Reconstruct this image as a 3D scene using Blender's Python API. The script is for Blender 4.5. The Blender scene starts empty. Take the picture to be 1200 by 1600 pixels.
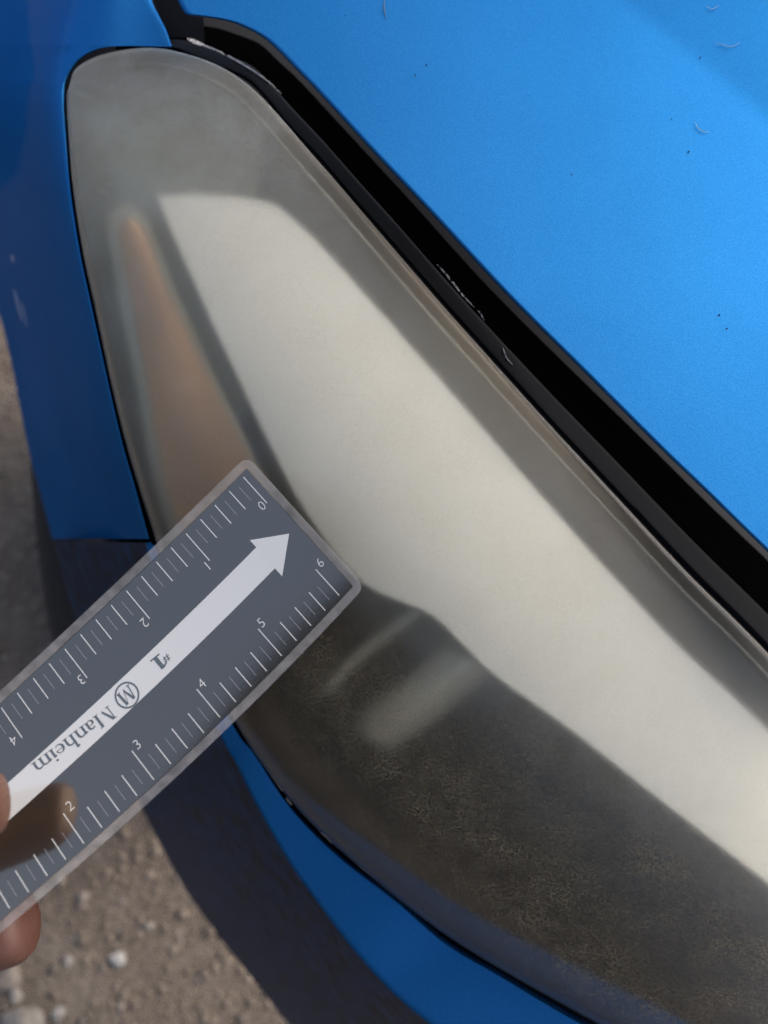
import bpy, bmesh, math, random
import numpy as np
from mathutils import Matrix, Vector
random.seed(7)
rng = np.random.default_rng(7)
SC = bpy.context.scene
COL = SC.collection

# ------------------------------------------------------------------ camera
CAM_H = 0.95
F = 1200.0                       # focal length in photo pixels (1200 x 1600)
zc = np.array([.232, .563, .794]); zc /= np.linalg.norm(zc)      # world up seen by the camera
xc = np.array([1., 0, 0]) - zc * zc[0]; xc /= np.linalg.norm(xc)
yc = np.cross(zc, xc)
M = np.array([xc, yc, zc])
CAMP = np.array([0, 0, CAM_H])
cd = bpy.data.cameras.new('camera'); cam = bpy.data.objects.new('camera', cd); COL.objects.link(cam)
mw = Matrix.Identity(4)
for r in range(3):
    for c in range(3): mw[r][c] = M[r][c]
mw[2][3] = CAM_H
cam.matrix_world = mw
cd.sensor_fit = 'VERTICAL'; cd.sensor_height = 36; cd.lens = 27; cd.clip_start = .005; cd.clip_end = 2000
cd.dof.use_dof = True; cd.dof.focus_distance = .242; cd.dof.aperture_fstop = 7
SC.camera = cam

# ------------------------------------------------------------------ light
SUN_EL, SUN_AZ = math.radians(52), math.radians(32)
w = bpy.data.worlds.new('World'); SC.world = w; w.use_nodes = True
nt = w.node_tree
bg = nt.nodes['Background']; sky = nt.nodes.new('ShaderNodeTexSky')
sky.sky_type = 'NISHITA'; sky.sun_disc = False; sky.sun_elevation = SUN_EL; sky.sun_rotation = math.radians(90) - SUN_AZ
sky.air_density = .5; sky.dust_density = 3; sky.ozone_density = .3
nt.links.new(sky.outputs[0], bg.inputs[0]); bg.inputs[1].default_value = .15
sd = bpy.data.lights.new('sun', 'SUN'); sd.energy = .8; sd.angle = math.radians(90); sd.color = (1, .94, .84)
sun = bpy.data.objects.new('sun', sd); COL.objects.link(sun)
sdir = Vector((math.cos(SUN_EL) * math.cos(SUN_AZ), math.cos(SUN_EL) * math.sin(SUN_AZ), math.sin(SUN_EL)))
sun.rotation_euler = sdir.to_track_quat('Z', 'Y').to_euler(); sun.location = sdir * 5
SC.view_settings.view_transform = 'Standard'; SC.view_settings.look = 'None'
SC.view_settings.exposure = 1.24; SC.view_settings.gamma = 1
SC.cycles.use_denoising = True; SC.cycles.denoising_prefilter = 'NONE'
SC.cycles.max_bounces = 14; SC.cycles.transmission_bounces = 10; SC.cycles.diffuse_bounces = 5
SC.cycles.glossy_bounces = 5; SC.cycles.transparent_max_bounces = 12

# ------------------------------------------------------------------ helpers
def W(px, py, d):
    c = np.array([(px - 600) / F * d, -(py - 800) / F * d, -d])
    return M @ c + CAMP

def Wa(P, d):
    P = np.asarray(P, float); d = np.asarray(d, float)
    c = np.stack([(P[..., 0] - 600) / F * d, -(P[..., 1] - 800) / F * d, -d], -1)
    return c @ M.T + CAMP

def on_z(px, py, z):
    c = np.array([(px - 600) / F, -(py - 800) / F, -1.0]); r = M @ c
    return CAMP + r * ((z - CAM_H) / r[2])

def spline(pts, n, closed=False):
    """n samples of a Catmull-Rom curve by index parameter"""
    P = np.asarray(pts, float); k = len(P)
    u = np.linspace(0, k if closed else k - 1, n, endpoint=not closed)
    i = np.minimum(u.astype(int), k - (1 if closed else 2)); f = (u - i)[:, None]
    if closed: g = lambda j: P[j % k]
    else:
        Q = np.vstack([2 * P[0] - P[1], P, 2 * P[-1] - P[-2]]); g = lambda j: Q[np.clip(j + 1, 0, k + 1)]
    p0, p1, p2, p3 = g(i - 1), g(i), g(i + 1), g(i + 2)
    return .5 * (2 * p1 + (p2 - p0) * f + (2 * p0 - 5 * p1 + 4 * p2 - p3) * f ** 2 + (3 * p1 - p0 - 3 * p2 + p3) * f ** 3)

def ss(x, a=0., b=1.):
    t = np.clip((np.asarray(x, float) - a) / (b - a), 0, 1); return t * t * (3 - 2 * t)

def mesh_obj(name, V, faces, mat, parent=None, smooth=True, mats=None, mi=None):
    me = bpy.data.meshes.new(name); me.from_pydata([tuple(map(float, v)) for v in V], [], faces)
    for m_ in (mats or [mat]): me.materials.append(m_)
    if smooth: me.polygons.foreach_set('use_smooth', [True] * len(me.polygons))
    if mi is not None: me.polygons.foreach_set('material_index', mi)
    me.validate(); me.update()
    o = bpy.data.objects.new(name, me); COL.objects.link(o)
    if parent is not None: o.parent = parent
    return o

def grid_faces(n, m, off=0, flip=False):
    f = []
    for i in range(n - 1):
        for j in range(m - 1):
            q = (off + i * m + j, off + i * m + j + 1, off + (i + 1) * m + j + 1, off + (i + 1) * m + j)
            f.append(q[::-1] if flip else q)
    return f

def shell(name, P, D, thick, mat, parent, mats=None, inner=0, sharp=True):
    """P (n,m,2) pixels, D (n,m) depths: a closed sheet of the given thickness."""
    n, m = D.shape
    V1 = Wa(P, D).reshape(-1, 3); V2 = Wa(P, D + thick).reshape(-1, 3)
    N = n * m
    f1 = grid_faces(n, m); f2 = grid_faces(n, m, N, True); rim = []
    for i in range(n - 1):
        rim.append((i * m, (i + 1) * m, N + (i + 1) * m, N + i * m))
        rim.append((i * m + m - 1, N + i * m + m - 1, N + (i + 1) * m + m - 1, (i + 1) * m + m - 1))
    for j in range(m - 1):
        rim.append((j, N + j, N + j + 1, j + 1))
        a = (n - 1) * m
        rim.append((a + j, a + j + 1, N + a + j + 1, N + a + j))
    F_ = f1 + f2 + rim
    mi = [0] * len(f1) + [inner] * len(f2) + [0] * len(rim)
    o = mesh_obj(name, np.vstack([V1, V2]), F_, mat, parent, mats=mats, mi=mi)
    bm = bmesh.new(); bm.from_mesh(o.data); bmesh.ops.recalc_face_normals(bm, faces=bm.faces)
    if sharp:
        for e in bm.edges:
            if len(e.link_faces) == 2 and e.calc_face_angle(0) > .9: e.smooth = False
    bm.to_mesh(o.data); bm.free()
    return o

def ruled(A, B, ts):
    ts = np.asarray(ts, float)
    return A[:, None, :] * (1 - ts[None, :, None]) + B[:, None, :] * ts[None, :, None]

def empty(name, loc, label=None, cat=None, parent=None, group=None):
    o = bpy.data.objects.new(name, None); COL.objects.link(o); o.empty_display_size = .02
    if parent is not None: o.parent = parent
    else: o.location = tuple(map(float, loc))
    if label: o['label'] = label
    if cat: o['category'] = cat
    if group: o['group'] = group
    return o

def tag(o, label, cat, group=None):
    o['label'] = label; o['category'] = cat
    if group: o['group'] = group
    return o

def setpar(o, p):
    bpy.context.view_layer.update()
    o.parent = p; o.matrix_parent_inverse = p.matrix_world.inverted()
    return o

# ------------------------------------------------------------------ materials
def new_mat(name):
    m = bpy.data.materials.new(name); m.use_nodes = True
    return m, m.node_tree, m.node_tree.nodes['Principled BSDF'], m.node_tree.nodes['Material Output']

def noise(nt, scale, detail=4, rough=.55, coord='Object', stretch=None):
    tc = nt.nodes.new('ShaderNodeTexCoord'); n = nt.nodes.new('ShaderNodeTexNoise')
    n.inputs['Scale'].default_value = scale; n.inputs['Detail'].default_value = detail; n.inputs['Roughness'].default_value = rough
    if stretch:
        mp = nt.nodes.new('ShaderNodeMapping'); mp.inputs['Scale'].default_value = stretch[0]; mp.inputs['Rotation'].default_value = stretch[1]
        nt.links.new(tc.outputs[coord], mp.inputs[0]); nt.links.new(mp.outputs[0], n.inputs[0])
    else: nt.links.new(tc.outputs[coord], n.inputs[0])
    return n

def ramp(nt, src, stops):
    r = nt.nodes.new('ShaderNodeValToRGB'); e = r.color_ramp.elements
    while len(e) < len(stops): e.new(.5)
    for k, (p, c) in enumerate(stops):
        e[k].position = p; e[k].color = (*c, 1) if isinstance(c, tuple) else (c, c, c, 1)
    nt.links.new(src, r.inputs[0]); return r

def bump(nt, src, strength, dist):
    b = nt.nodes.new('ShaderNodeBump'); b.inputs['Strength'].default_value = strength; b.inputs['Distance'].default_value = dist
    nt.links.new(src, b.inputs['Height']); return b

def simple(name, col, rough=.5, metal=0., ior=1.45, nscale=None, namp=.25, bscale=None, bdist=.0003, coat=0.):
    m, nt, p, out = new_mat(name)
    p.inputs['Base Color'].default_value = (*col, 1); p.inputs['Roughness'].default_value = rough
    p.inputs['Metallic'].default_value = metal; p.inputs['IOR'].default_value = ior; p.inputs['Coat Weight'].default_value = coat
    if nscale:
        n = noise(nt, nscale, 6)
        lo = tuple(c * (1 - namp) for c in col); hi = tuple(min(1, c * (1 + namp)) for c in col)
        r = ramp(nt, n.outputs[0], [(.3, lo), (.7, hi)]); nt.links.new(r.outputs[0], p.inputs['Base Color'])
    if bscale:
        n2 = noise(nt, bscale, 4); b = bump(nt, n2.outputs[0], .6, bdist); nt.links.new(b.outputs[0], p.inputs['Normal'])
    return m

def paint_mat():
    m, nt, p, out = new_mat('blue_metallic_paint')
    n = noise(nt, 2600, 2, .6); n2 = noise(nt, 14, 3)
    r = ramp(nt, n.outputs[0], [(.3, (.015, .134, .335)), (.5, (.019, .158, .39)), (.72, (.030, .190, .45))])
    nt.links.new(r.outputs[0], p.inputs['Base Color'])
    p.inputs['Metallic'].default_value = .96
    rr = ramp(nt, n2.outputs[0], [(.3, .54), (.7, .60)]); nt.links.new(rr.outputs[0], p.inputs['Roughness'])
    b = bump(nt, n.outputs[0], .16, .0002); nt.links.new(b.outputs[0], p.inputs['Normal'])
    p.inputs['Specular Tint'].default_value = (.03, .20, .50, 1); p.inputs['Coat Weight'].default_value = .10; p.inputs['Coat Roughness'].default_value = .06; p.inputs['Coat IOR'].default_value = 1.3
    return m

def lens_mats():
    # outer face: weathered polycarbonate = rough refraction + chalky oxidation
    m, nt, p, out = new_mat('hazed_polycarbonate')
    p.inputs['Base Color'].default_value = (.975, .945, .85, 1); p.inputs['Transmission Weight'].default_value = 1
    p.inputs['IOR'].default_value = 1.27; p.inputs['Specular Tint'].default_value = (1, .92, .74, 1)
    at = nt.nodes.new('ShaderNodeAttribute'); at.attribute_name = 'haze'
    df = nt.nodes.new('ShaderNodeBsdfDiffuse')
    gr = noise(nt, 900, 5, .7); dirt = noise(nt, 60, 7, .7)
    c1 = ramp(nt, dirt.outputs[0], [(.35, (.41, .395, .31)), (.65, (.56, .565, .50))])
    nt.links.new(c1.outputs[0], df.inputs[0])
    g = ramp(nt, gr.outputs[0], [(.3, .75), (.7, 1.2)])
    mu = nt.nodes.new('ShaderNodeMath'); mu.operation = 'MULTIPLY'; mu.use_clamp = True
    nt.links.new(at.outputs['Fac'], mu.inputs[0]); nt.links.new(g.outputs[0], mu.inputs[1])
    ro = nt.nodes.new('ShaderNodeMapRange'); ro.inputs[1].default_value = 0; ro.inputs[2].default_value = .3
    ro.inputs[3].default_value = .34; ro.inputs[4].default_value = .52
    nt.links.new(at.outputs['Fac'], ro.inputs[0]); nt.links.new(ro.outputs[0], p.inputs['Roughness'])
    b = bump(nt, gr.outputs[0], .12, .0002); nt.links.new(b.outputs[0], p.inputs['Normal'])
    mx = nt.nodes.new('ShaderNodeMixShader')
    nt.links.new(mu.outputs[0], mx.inputs[0]); nt.links.new(p.outputs[0], mx.inputs[1]); nt.links.new(df.outputs[0], mx.inputs[2])
    # brown road grime and fine crazing in speckles
    ag = nt.nodes.new('ShaderNodeAttribute'); ag.attribute_name = 'grime'
    f1 = noise(nt, 1400, 2, .6); f2 = noise(nt, 75, 6, .7)
    r1 = ramp(nt, f1.outputs[0], [(.40, .0), (.74, 1.0)]); r2 = ramp(nt, f2.outputs[0], [(.36, .15), (.66, 1.0)])
    m1 = nt.nodes.new('ShaderNodeMath'); m1.operation = 'MULTIPLY'; nt.links.new(r1.outputs[0], m1.inputs[0]); nt.links.new(r2.outputs[0], m1.inputs[1])
    m3 = nt.nodes.new('ShaderNodeMath'); m3.operation = 'MULTIPLY'; nt.links.new(m1.outputs[0], m3.inputs[0]); nt.links.new(ag.outputs['Fac'], m3.inputs[1])
    m4 = nt.nodes.new('ShaderNodeMath'); m4.operation = 'MULTIPLY'; m4.use_clamp = True; nt.links.new(m3.outputs[0], m4.inputs[0]); m4.inputs[1].default_value = 1.1
    dg = nt.nodes.new('ShaderNodeBsdfDiffuse'); dg.inputs[0].default_value = (.27, .22, .135, 1)
    mg = nt.nodes.new('ShaderNodeMixShader'); nt.links.new(m4.outputs[0], mg.inputs[0]); nt.links.new(mx.outputs[0], mg.inputs[1]); nt.links.new(dg.outputs[0], mg.inputs[2])
    # hairline crazing of the weathered coat, in patches
    tc = nt.nodes.new('ShaderNodeTexCoord'); wn = noise(nt, 160, 3); vv = nt.nodes.new('ShaderNodeVectorMath'); vv.operation = 'MULTIPLY_ADD'
    nt.links.new(wn.outputs['Color'], vv.inputs[0]); vv.inputs[1].default_value = (.006, .006, .006); nt.links.new(tc.outputs['Object'], vv.inputs[2])
    vo = nt.nodes.new('ShaderNodeTexVoronoi'); vo.feature = 'DISTANCE_TO_EDGE'; vo.inputs['Scale'].default_value = 340; nt.links.new(vv.outputs[0], vo.inputs['Vector'])
    r3 = ramp(nt, vo.outputs['Distance'], [(0., 1.), (.055, 0.)]); pm = noise(nt, 22, 3); r4 = ramp(nt, pm.outputs[0], [(.50, 0.), (.75, .07)])
    m5 = nt.nodes.new('ShaderNodeMath'); m5.operation = 'MULTIPLY'; nt.links.new(r3.outputs[0], m5.inputs[0]); nt.links.new(r4.outputs[0], m5.inputs[1])
    dk = nt.nodes.new('ShaderNodeBsdfDiffuse'); dk.inputs[0].default_value = (.16, .15, .12, 1)
    mk = nt.nodes.new('ShaderNodeMixShader'); nt.links.new(m5.outputs[0], mk.inputs[0]); nt.links.new(mg.outputs[0], mk.inputs[1]); nt.links.new(dk.outputs[0], mk.inputs[2])
    nt.links.new(mk.outputs[0], out.inputs[0])
    m2, nt2, p2, _ = new_mat('polycarbonate_inner_face')
    p2.inputs['Base Color'].default_value = (.975, .955, .88, 1); p2.inputs['Transmission Weight'].default_value = 1
    p2.inputs['IOR'].default_value = 1.27; p2.inputs['Roughness'].default_value = .25
    return m, m2

PAINT = paint_mat()
LENS, LENS_IN = lens_mats()
BLACK = simple('black_plastic', (.0022, .0024, .0028), .55, nscale=40, namp=.4, bscale=1500, bdist=.0001)
DEEP = simple('black_undershield', (.004, .004, .005), .8)
CREAM = simple('cream_reflector', (.94, .93, .86), .4, nscale=20, namp=.05)  # chrome reflector; the sky it mirrors is put into this cream colour
BLACK.node_tree.nodes['Principled BSDF'].inputs['Specular IOR Level'].default_value = .05
GREY = simple('grey_bezel', (.21, .225, .20), .5, nscale=15, namp=.15)
DARK = simple('dark_housing', (.040, .026, .012), .5, nscale=25, namp=.4)
AMBER = simple('amber_reflector', (.52, .31, .17), .35, nscale=30, namp=.2)
PALE = simple('pale_frame', (.42, .41, .33), .4)
PALE_STREAK = simple('dull_pale_streak', (.62, .59, .48), .35, metal=.3)
RUBBER = simple('tyre_rubber', (.012, .012, .012), .75, nscale=60, namp=.4, bscale=300, bdist=.001)
RIM = simple('wheel_metal', (.25, .25, .26), .35, metal=.8)

# ------------------------------------------------------------------ body surfaces (depth from the camera over photo pixels)
AX0 = np.array([230., 100.]); AXD = np.array([.589, .808]); AXP = np.array([-.808, .589])
def lens_depth(P):
    P = np.asarray(P, float); r = P - AX0
    s = r @ AXD; q = r @ AXP
    base = .238 + .037 * np.clip(1 - s / 800, 0, 2) ** 2
    sp = lambda x, w: w * np.logaddexp(0, x / w)
    return base + .05 * (sp(q - 50, 45) / 430) ** 2 + .006 * (sp(-q, 40) / 150) ** 2

_pl = np.linalg.solve(np.array([[500, 147, 1], [1200, 863, 1], [1200, 0, 1.]]), 1 / np.array([.260, .230, .272]))
def hood_depth(P):
    P = np.asarray(P, float)
    d = 1 / (P[..., 0] * _pl[0] + P[..., 1] * _pl[1] + _pl[2])
    # swage line across the bonnet
    nrm = np.array([195., -240.]); nrm /= np.linalg.norm(nrm)
    c = (P - np.array([975., 0.])) @ nrm
    soft = np.where(c > 14, c, np.where(c < -14, 0, (c + 14) ** 2 / 56))
    return d - soft * 2.1e-4 * .14

car = empty('car', on_z(500, 600, 0), 'blue metallic car front corner with clouded headlight, standing on gravel', 'car')
def part(o, p=None): return setpar(o, p or car)

# lens outline, left and right edge in pairs
LA = [(104,150),(106,200),(113,290),(128,390),(145,470),(189,668),(245,850),(295,985),(368,1130),(446,1242),(542,1338),(705,1467),(934,1600),(1250,1770)]
LB = [(106,140),(122,104),(180,80),(270,79),(381,127),(500,255),(600,371),(694,480),(762,556),(850,654),(950,762),(1075,896),(1200,1021),(1450,1290)]
NS = 170
A = spline(LA, NS); B = spline(LB, NS)
def edge_ts(width, fine=26, nf=9, nc=34):
    a = np.linspace(0, fine / width, nf) if fine / width < .3 else np.linspace(0, .3, nf)
    e = a[-1]
    return np.concatenate([a, np.linspace(e, 1 - e, nc)[1:-1], 1 - a[::-1]])
T = np.array([edge_ts(max(np.linalg.norm(B[i] - A[i]), 1)) for i in range(NS)])
LP = A[:, None] * (1 - T[..., None]) + B[:, None] * T[..., None]
wid = np.linalg.norm(B - A, axis=1)[:, None]
dA, dB = T * wid, (1 - T) * wid
def rim_drop(d, w_, h): return h * (1 - np.sqrt(np.clip(1 - (1 - np.clip(d / w_, 0, 1)) ** 2.2, 0, 1)))
LD = lens_depth(LP) + rim_drop(dA, 24, .0075) + rim_drop(dB, 7, .003)

headlight = empty('headlight', None, parent=car)
lens = shell('lens', LP, LD, .0026, LENS, None, mats=[LENS, LENS_IN], inner=1)
q_ = ((LP - AX0) @ AXP).reshape(-1); s_ = ((LP - AX0) @ AXD).reshape(-1)
qb = 204 - .31 * (s_ - 849)
low = ss(q_ - qb, -15, 110) * ss(s_, 480, 820)
hz = .15 - .118 * low + .09 * ss(420 - s_, 0, 350)
gm = low * (.35 + .65 * np.exp(-((q_ - 330 + .06 * (s_ - 900)) / 60) ** 2)) + .10
gm = gm * (.35 + .65 * ss(dA.reshape(-1), 25, 70))
hz = hz * (1 - .88 * (1 - ss(dB.reshape(-1), 18, 30)) * ss(s_, 150, 400)) * (1 - .35 * ss(-q_, 40, 110) * ss(s_, 300, 500))
for nm_, va in (('haze', hz), ('grime', gm)):
    at = lens.data.attributes.new(nm_, 'FLOAT', 'POINT'); at.data.foreach_set('value', np.concatenate([va, va]).astype(np.float32))
part(lens, headlight)

def layer(name, pa, pb, lift, mat, skirt=.02, n=90, m=22, th=.0015, bulge=0., parent=headlight):
    """a part under the lens: face plus turned-down edges"""
    a, b = spline(pa, n), spline(pb, n)
    ts = np.concatenate([[0.], np.linspace(0, 1, m), [1.]])
    P = ruled(a, b, ts); D = lens_depth(P) + lift - bulge * np.sin(np.pi * ts)[None, :]
    D[:, 0] += skirt; D[:, -1] += skirt
    P0 = P[:1].copy(); D0 = D[:1] + skirt; P = np.concatenate([P0, P]); D = np.concatenate([D0, D])
    return part(shell(name, P, D, th, mat, None), parent)

# housing bowl: the lens outline pulled in, deep below
hp = LP.copy(); ctr = (A + B)[:, None] / 2
hp = ctr + (hp - ctr) * .985
hd = lens_depth(hp) + .047 - .039 * (1 - ss(np.minimum(dA, dB), 4, 60))
part(shell('housing', hp, hd, .002, DARK, None), headlight)
# grey bezel: behind the wedge end, and along the bonnet side
k = 78
part(shell('bezel', ctr[:k] + (LP[:k] - ctr[:k]) * .95, lens_depth(ctr[:k] + (LP[:k] - ctr[:k]) * .95) + .020, .0015, GREY, None), headlight)
RA = [(248,310),(268,360),(304,440),(340,520),(384,612),(424,696),(480,800),(565,907),(671,958),(730,1013),(785,1063),(900,1146),(1040,1256),(1200,1380),(1450,1580)]
RB = [(252,306),(330,306),(420,318),(456,342),(500,383),(560,450),(620,517),(690,597),(760,677),(825,752),(890,826),(950,893),(1054,1004),(1200,1142),(1450,1390)]
layer('reflector', RA, RB, .013, CREAM, .012)
SB = [(420,150),(500,262),(600,378),(690,484),(754,556),(846,661),(946,764),(1070,902),(1195,1027),(1445,1296)]
SA = [(400,316),(452,345),(540,428),(620,517),(690,597),(780,700),(870,803),(980,930),(1200,1142),(1450,1390)]
layer('side_bezel', SA, SB, .019, simple('slate_bezel', (.060, .068, .076), .5, nscale=15, namp=.15), .008, m=8)
IA = [(196,345),(188,365),(208,480),(232,600),(256,740),(276,812),(300,880),(330,950)]
IB = [(204,342),(222,358),(260,452),(290,518),(320,584),(352,648),(384,712),(420,790)]
layer('indicator_frame', [(190,322),(170,350),(188,480),(212,600),(236,740),(256,812),(280,880),(310,960)],
      [(206,320),(232,346),(272,446),(302,512),(332,578),(364,642),(398,712),(440,800)], .0125, PALE, .004, n=50, m=10)
layer('indicator', IA, IB, .0100, AMBER, .004, n=50, m=12, bulge=.002)
layer('bowl_streak', [(690,1005),(640,1050),(585,1095),(550,1135)], [(775,1048),(735,1080),(680,1125),(610,1172)], .040, PALE_STREAK, .004, n=30, m=10, bulge=.008)  # pale strip: a reflection in the lamp bowl, put into shape and colour
BEAD = simple('sealant_bead', (.055, .062, .056), .5, nscale=25, namp=.5)
def offs(pa, d, sgn):
    c = spline(pa, 160); t = np.gradient(c, axis=0); t /= np.linalg.norm(t, axis=1, keepdims=True)
    return c + sgn * d * np.stack([-t[:, 1], t[:, 0]], 1)
def bead(pa, d0, d1, sgn, lift):
    a, b = offs(pa, d0, sgn), offs(pa, d1, sgn)
    P = ruled(a, b, np.linspace(0, 1, 8)); D = lens_depth(P) + lift
    D = D - .0015 * np.sin(np.pi * np.linspace(0, 1, 8))[None]
    part(shell('sealant_bead', P, D, .002, BEAD, None), headlight)
bead(LB[2:], 24, 31, 1, .0035)
bead(LA[1:8], 5, 13, -1, .0075)
# blue strip under the lens rim: the bumper's reflection put into its colour
fa = spline([(372,1133),(400,1170),(446,1239),(542,1335),(705,1463),(934,1596),(1250,1766)], 120)
fb = spline([(380,1128),(413,1160),(464,1225),(568,1308),(740,1425),(985,1550),(1300,1710)], 120)
P = ruled(fa, fb, np.linspace(0, 1, 10)); D = lens_depth(P) + .0125 - .004 * np.linspace(0, 1, 10)[None]
BLUE_BAND = shell('bumper_reflection_band', P, D, .0015, simple('dull_blue_reflection', (.001, .055, .17), .6), None)
layer('bowl_rim_streak', [(648,952),(600,985),(550,1025),(505,1075)], [(660,960),(612,995),(560,1036),(517,1086)], .036, PALE_STREAK, .004, n=24, m=4)  # thin pale strip, likewise a bowl reflection built as a piece

# bonnet
HE = [(262,-60),(272,-20),(279,3),(285,15),(292,23),(305,25),(320,27),(345,31),(370,38),(405,55),(430,75),(470,116),(500,147),(576,230),(675,335),(792,461),(908,577),(1031,700),(1100,766),(1200,863),(1450,1100)]
HF = [(1500,-500),(1510,-450),(1520,-420),(1525,-400),(1530,-380),(1535,-360),(1540,-340),(1545,-300),(1550,-280),(1560,-240),(1570,-200),(1580,-100),(1590,-50),(1600,50),(1610,150),(1620,300),(1630,450),(1640,600),(1650,700),(1660,850),(1700,1000)]
hA, hB = spline(HE, 240), spline(HF, 240)
def edge_roll(Aline, Bline, dfn, r_px=7, drop=.012, m=70, extra=None):
    """grid whose first rows turn down over the edge"""
    u = (Bline - Aline); L = np.linalg.norm(u, axis=1, keepdims=True); u = u / L
    rows, deps = [], []
    base = dfn(Aline + u * r_px)
    for q in (drop, drop * .5): rows.append(Aline + u * r_px * .5); deps.append(base + .002 + q)
    for k_ in range(6):
        t = k_ / 5 * math.pi / 2
        rows.append(Aline + u * (r_px * (1 - math.sin(t)) if False else r_px * (1 - math.cos(t)))); deps.append(base + .002 * (1 - math.sin(t)))
    for t in np.linspace(0, 1, m)[1:]:
        P = Aline + u * (r_px + (L - r_px) * t ** 1.3); rows.append(P); deps.append(dfn(P))
    P = np.stack(rows, 1); D = np.stack(deps, 1)
    return P, D
P, D = edge_roll(hA, hB, hood_depth, m=140)
part(shell('hood', P, D, .0012, PAINT, None))

# fender
FA = [(200,-150),(222,-60),(237,0),(248,24),(259,46),(266,66),(268,72),(262,73),(225,71),(180,72),(148,79),(121,97),(103,128),(100,160),(102,200),(109,290),(124,390),(141,470),(185,668),(212,765),(233,842)]
FB = [(-700,-250),(-640,-140),(-600,-60),(-580,-30),(-560,0),(-545,20),(-530,40),(-520,55),(-500,90),(-450,130),(-420,150),(-380,180),(-330,215),(-300,240),(-220,290),(-120,360),(-50,430),(0,497),(43,695),(63,770),(82,842)]
fA, fB = spline(FA, 200), spline(FB, 200)
_xr = np.array([(-250,190),(-150,170),(0,128),(70,110),(128,101),(160,100),(200,102),(290,109),(390,124),(470,141),(668,185),(765,212),(842,233)], float)
def fender_depth(P, g):
    g = np.clip(np.interp(P[..., 1], _xr[:, 0], _xr[:, 1]) - P[..., 0], 0, None)
    P = np.asarray(P, float); ld = np.minimum(lens_depth(P), .32)
    ref = np.array([[215., 75.]]); wt = ss(P[..., 0], 90, 190) * ss(-P[..., 1], -150, -85)      # flush with the bonnet near its corner
    ld = ld + wt * (hood_depth(P) - hood_depth(ref)[0] + lens_depth(ref)[0] - ld)
    return ld + .0035 + .045 * (g / 140) * ss(P[..., 1], 120, 420) + .13 * np.where(g < 130, (g / 140) ** 2.0, (130 / 140) ** 2 + (g - 130) / 140 * 1.3)
u = fB - fA; L = np.linalg.norm(u, axis=1, keepdims=True); u /= L
rows, deps = [fA + u * 2, fA + u * 1], []
e0 = fender_depth(fA, np.zeros(len(fA)))
deps = [e0 + .012, e0 + .005]
for g in (0, 1.5, 3.5, 6):
    rows.append(fA + u * g); deps.append(fender_depth(fA + u * g, np.full(len(fA), g)) + .0012 * (1 - g / 6) ** 2)
for t in np.linspace(0, 1, 60)[1:]:
    g = 6 + (L[:, 0] - 6) * t ** 1.2
    Pp = fA + u * g[:, None]; rows.append(Pp); deps.append(fender_depth(Pp, g))
# edge turned in at the wheel arch
rows.append(fB + u * -6); deps.append(deps[-1] + .03)
part(shell('fender', np.stack(rows, 1), np.stack(deps, 1), .0012, PAINT, None))

# bumper: lip under the lamp, crease, falling side
BE = [(236,847),(250,871),(292,987),(365,1133),(397,1176),(443,1245),(484,1292),(539,1342),(622,1404),(702,1471),(784,1519),(931,1604),(1250,1775)]
BK = [(230,848),(238,880),(278,1010),(348,1152),(373,1197),(408,1267),(455,1348),(496,1407),(554,1483),(612,1547),(671,1597),(790,1690),(1050,1850)]
BS = [(83,846),(92,880),(130,1010),(180,1150),(205,1220),(235,1290),(290,1390),(340,1460),(395,1530),(450,1600),(520,1680),(620,1780),(850,1980)]
bE, bK, bS = spline(BE, 150), spline(BK, 150), spline(BS, 150)
dE = lens_depth(bE) + .0070
dK = dE + .0025
fr = np.linspace(0, 1, 150)
dS = dK + .11 + .19 * ss(fr, 0, .55)
rows, deps = [], []
for q, dd in ((.0, .012), (.0, .004), (.02, .0012), (.06, .0)):
    rows.append(bE + (bK - bE) * q); deps.append(dE + (dK - dE) * q + dd)
for t in np.linspace(.06, .985, 16)[1:]:
    rows.append(bE + (bK - bE) * t); deps.append(dE + (dK - dE) * t ** 1.15)
for t in np.linspace(0, 1, 40):
    px_ = bK + (bS - bK) * (t * .985 + .015)
    inv = 1 / dK + (1 / dS - 1 / dK) * (t * .99 + .01)
    rows.append(px_); deps.append(1 / inv)
for k_ in (1, 2, 3, 4):
    rows.append(bS + (bK - bS) * .02 * k_); deps.append(dS + .012 * k_)
part(BLUE_BAND)
nb = 4 + 16
bP, bD = np.stack(rows, 1), np.stack(deps, 1)
part(shell('bumper', bP[:, :nb], bD[:, :nb], .002, PAINT, None))
SIDE_SHADE = simple('dark_navy_side_shade', (.002, .017, .044), .5, nscale=110, namp=.8, bscale=500, bdist=.0002); SIDE_SHADE.node_tree.nodes['Principled BSDF'].inputs['Specular IOR Level'].default_value = .15  # the bumper side's shade, put into a near-black blue instead of the paint
part(shell('shaded_bumper_side', bP[:, nb - 1:], bD[:, nb - 1:] + .0006, .002, SIDE_SHADE, None))

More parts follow.
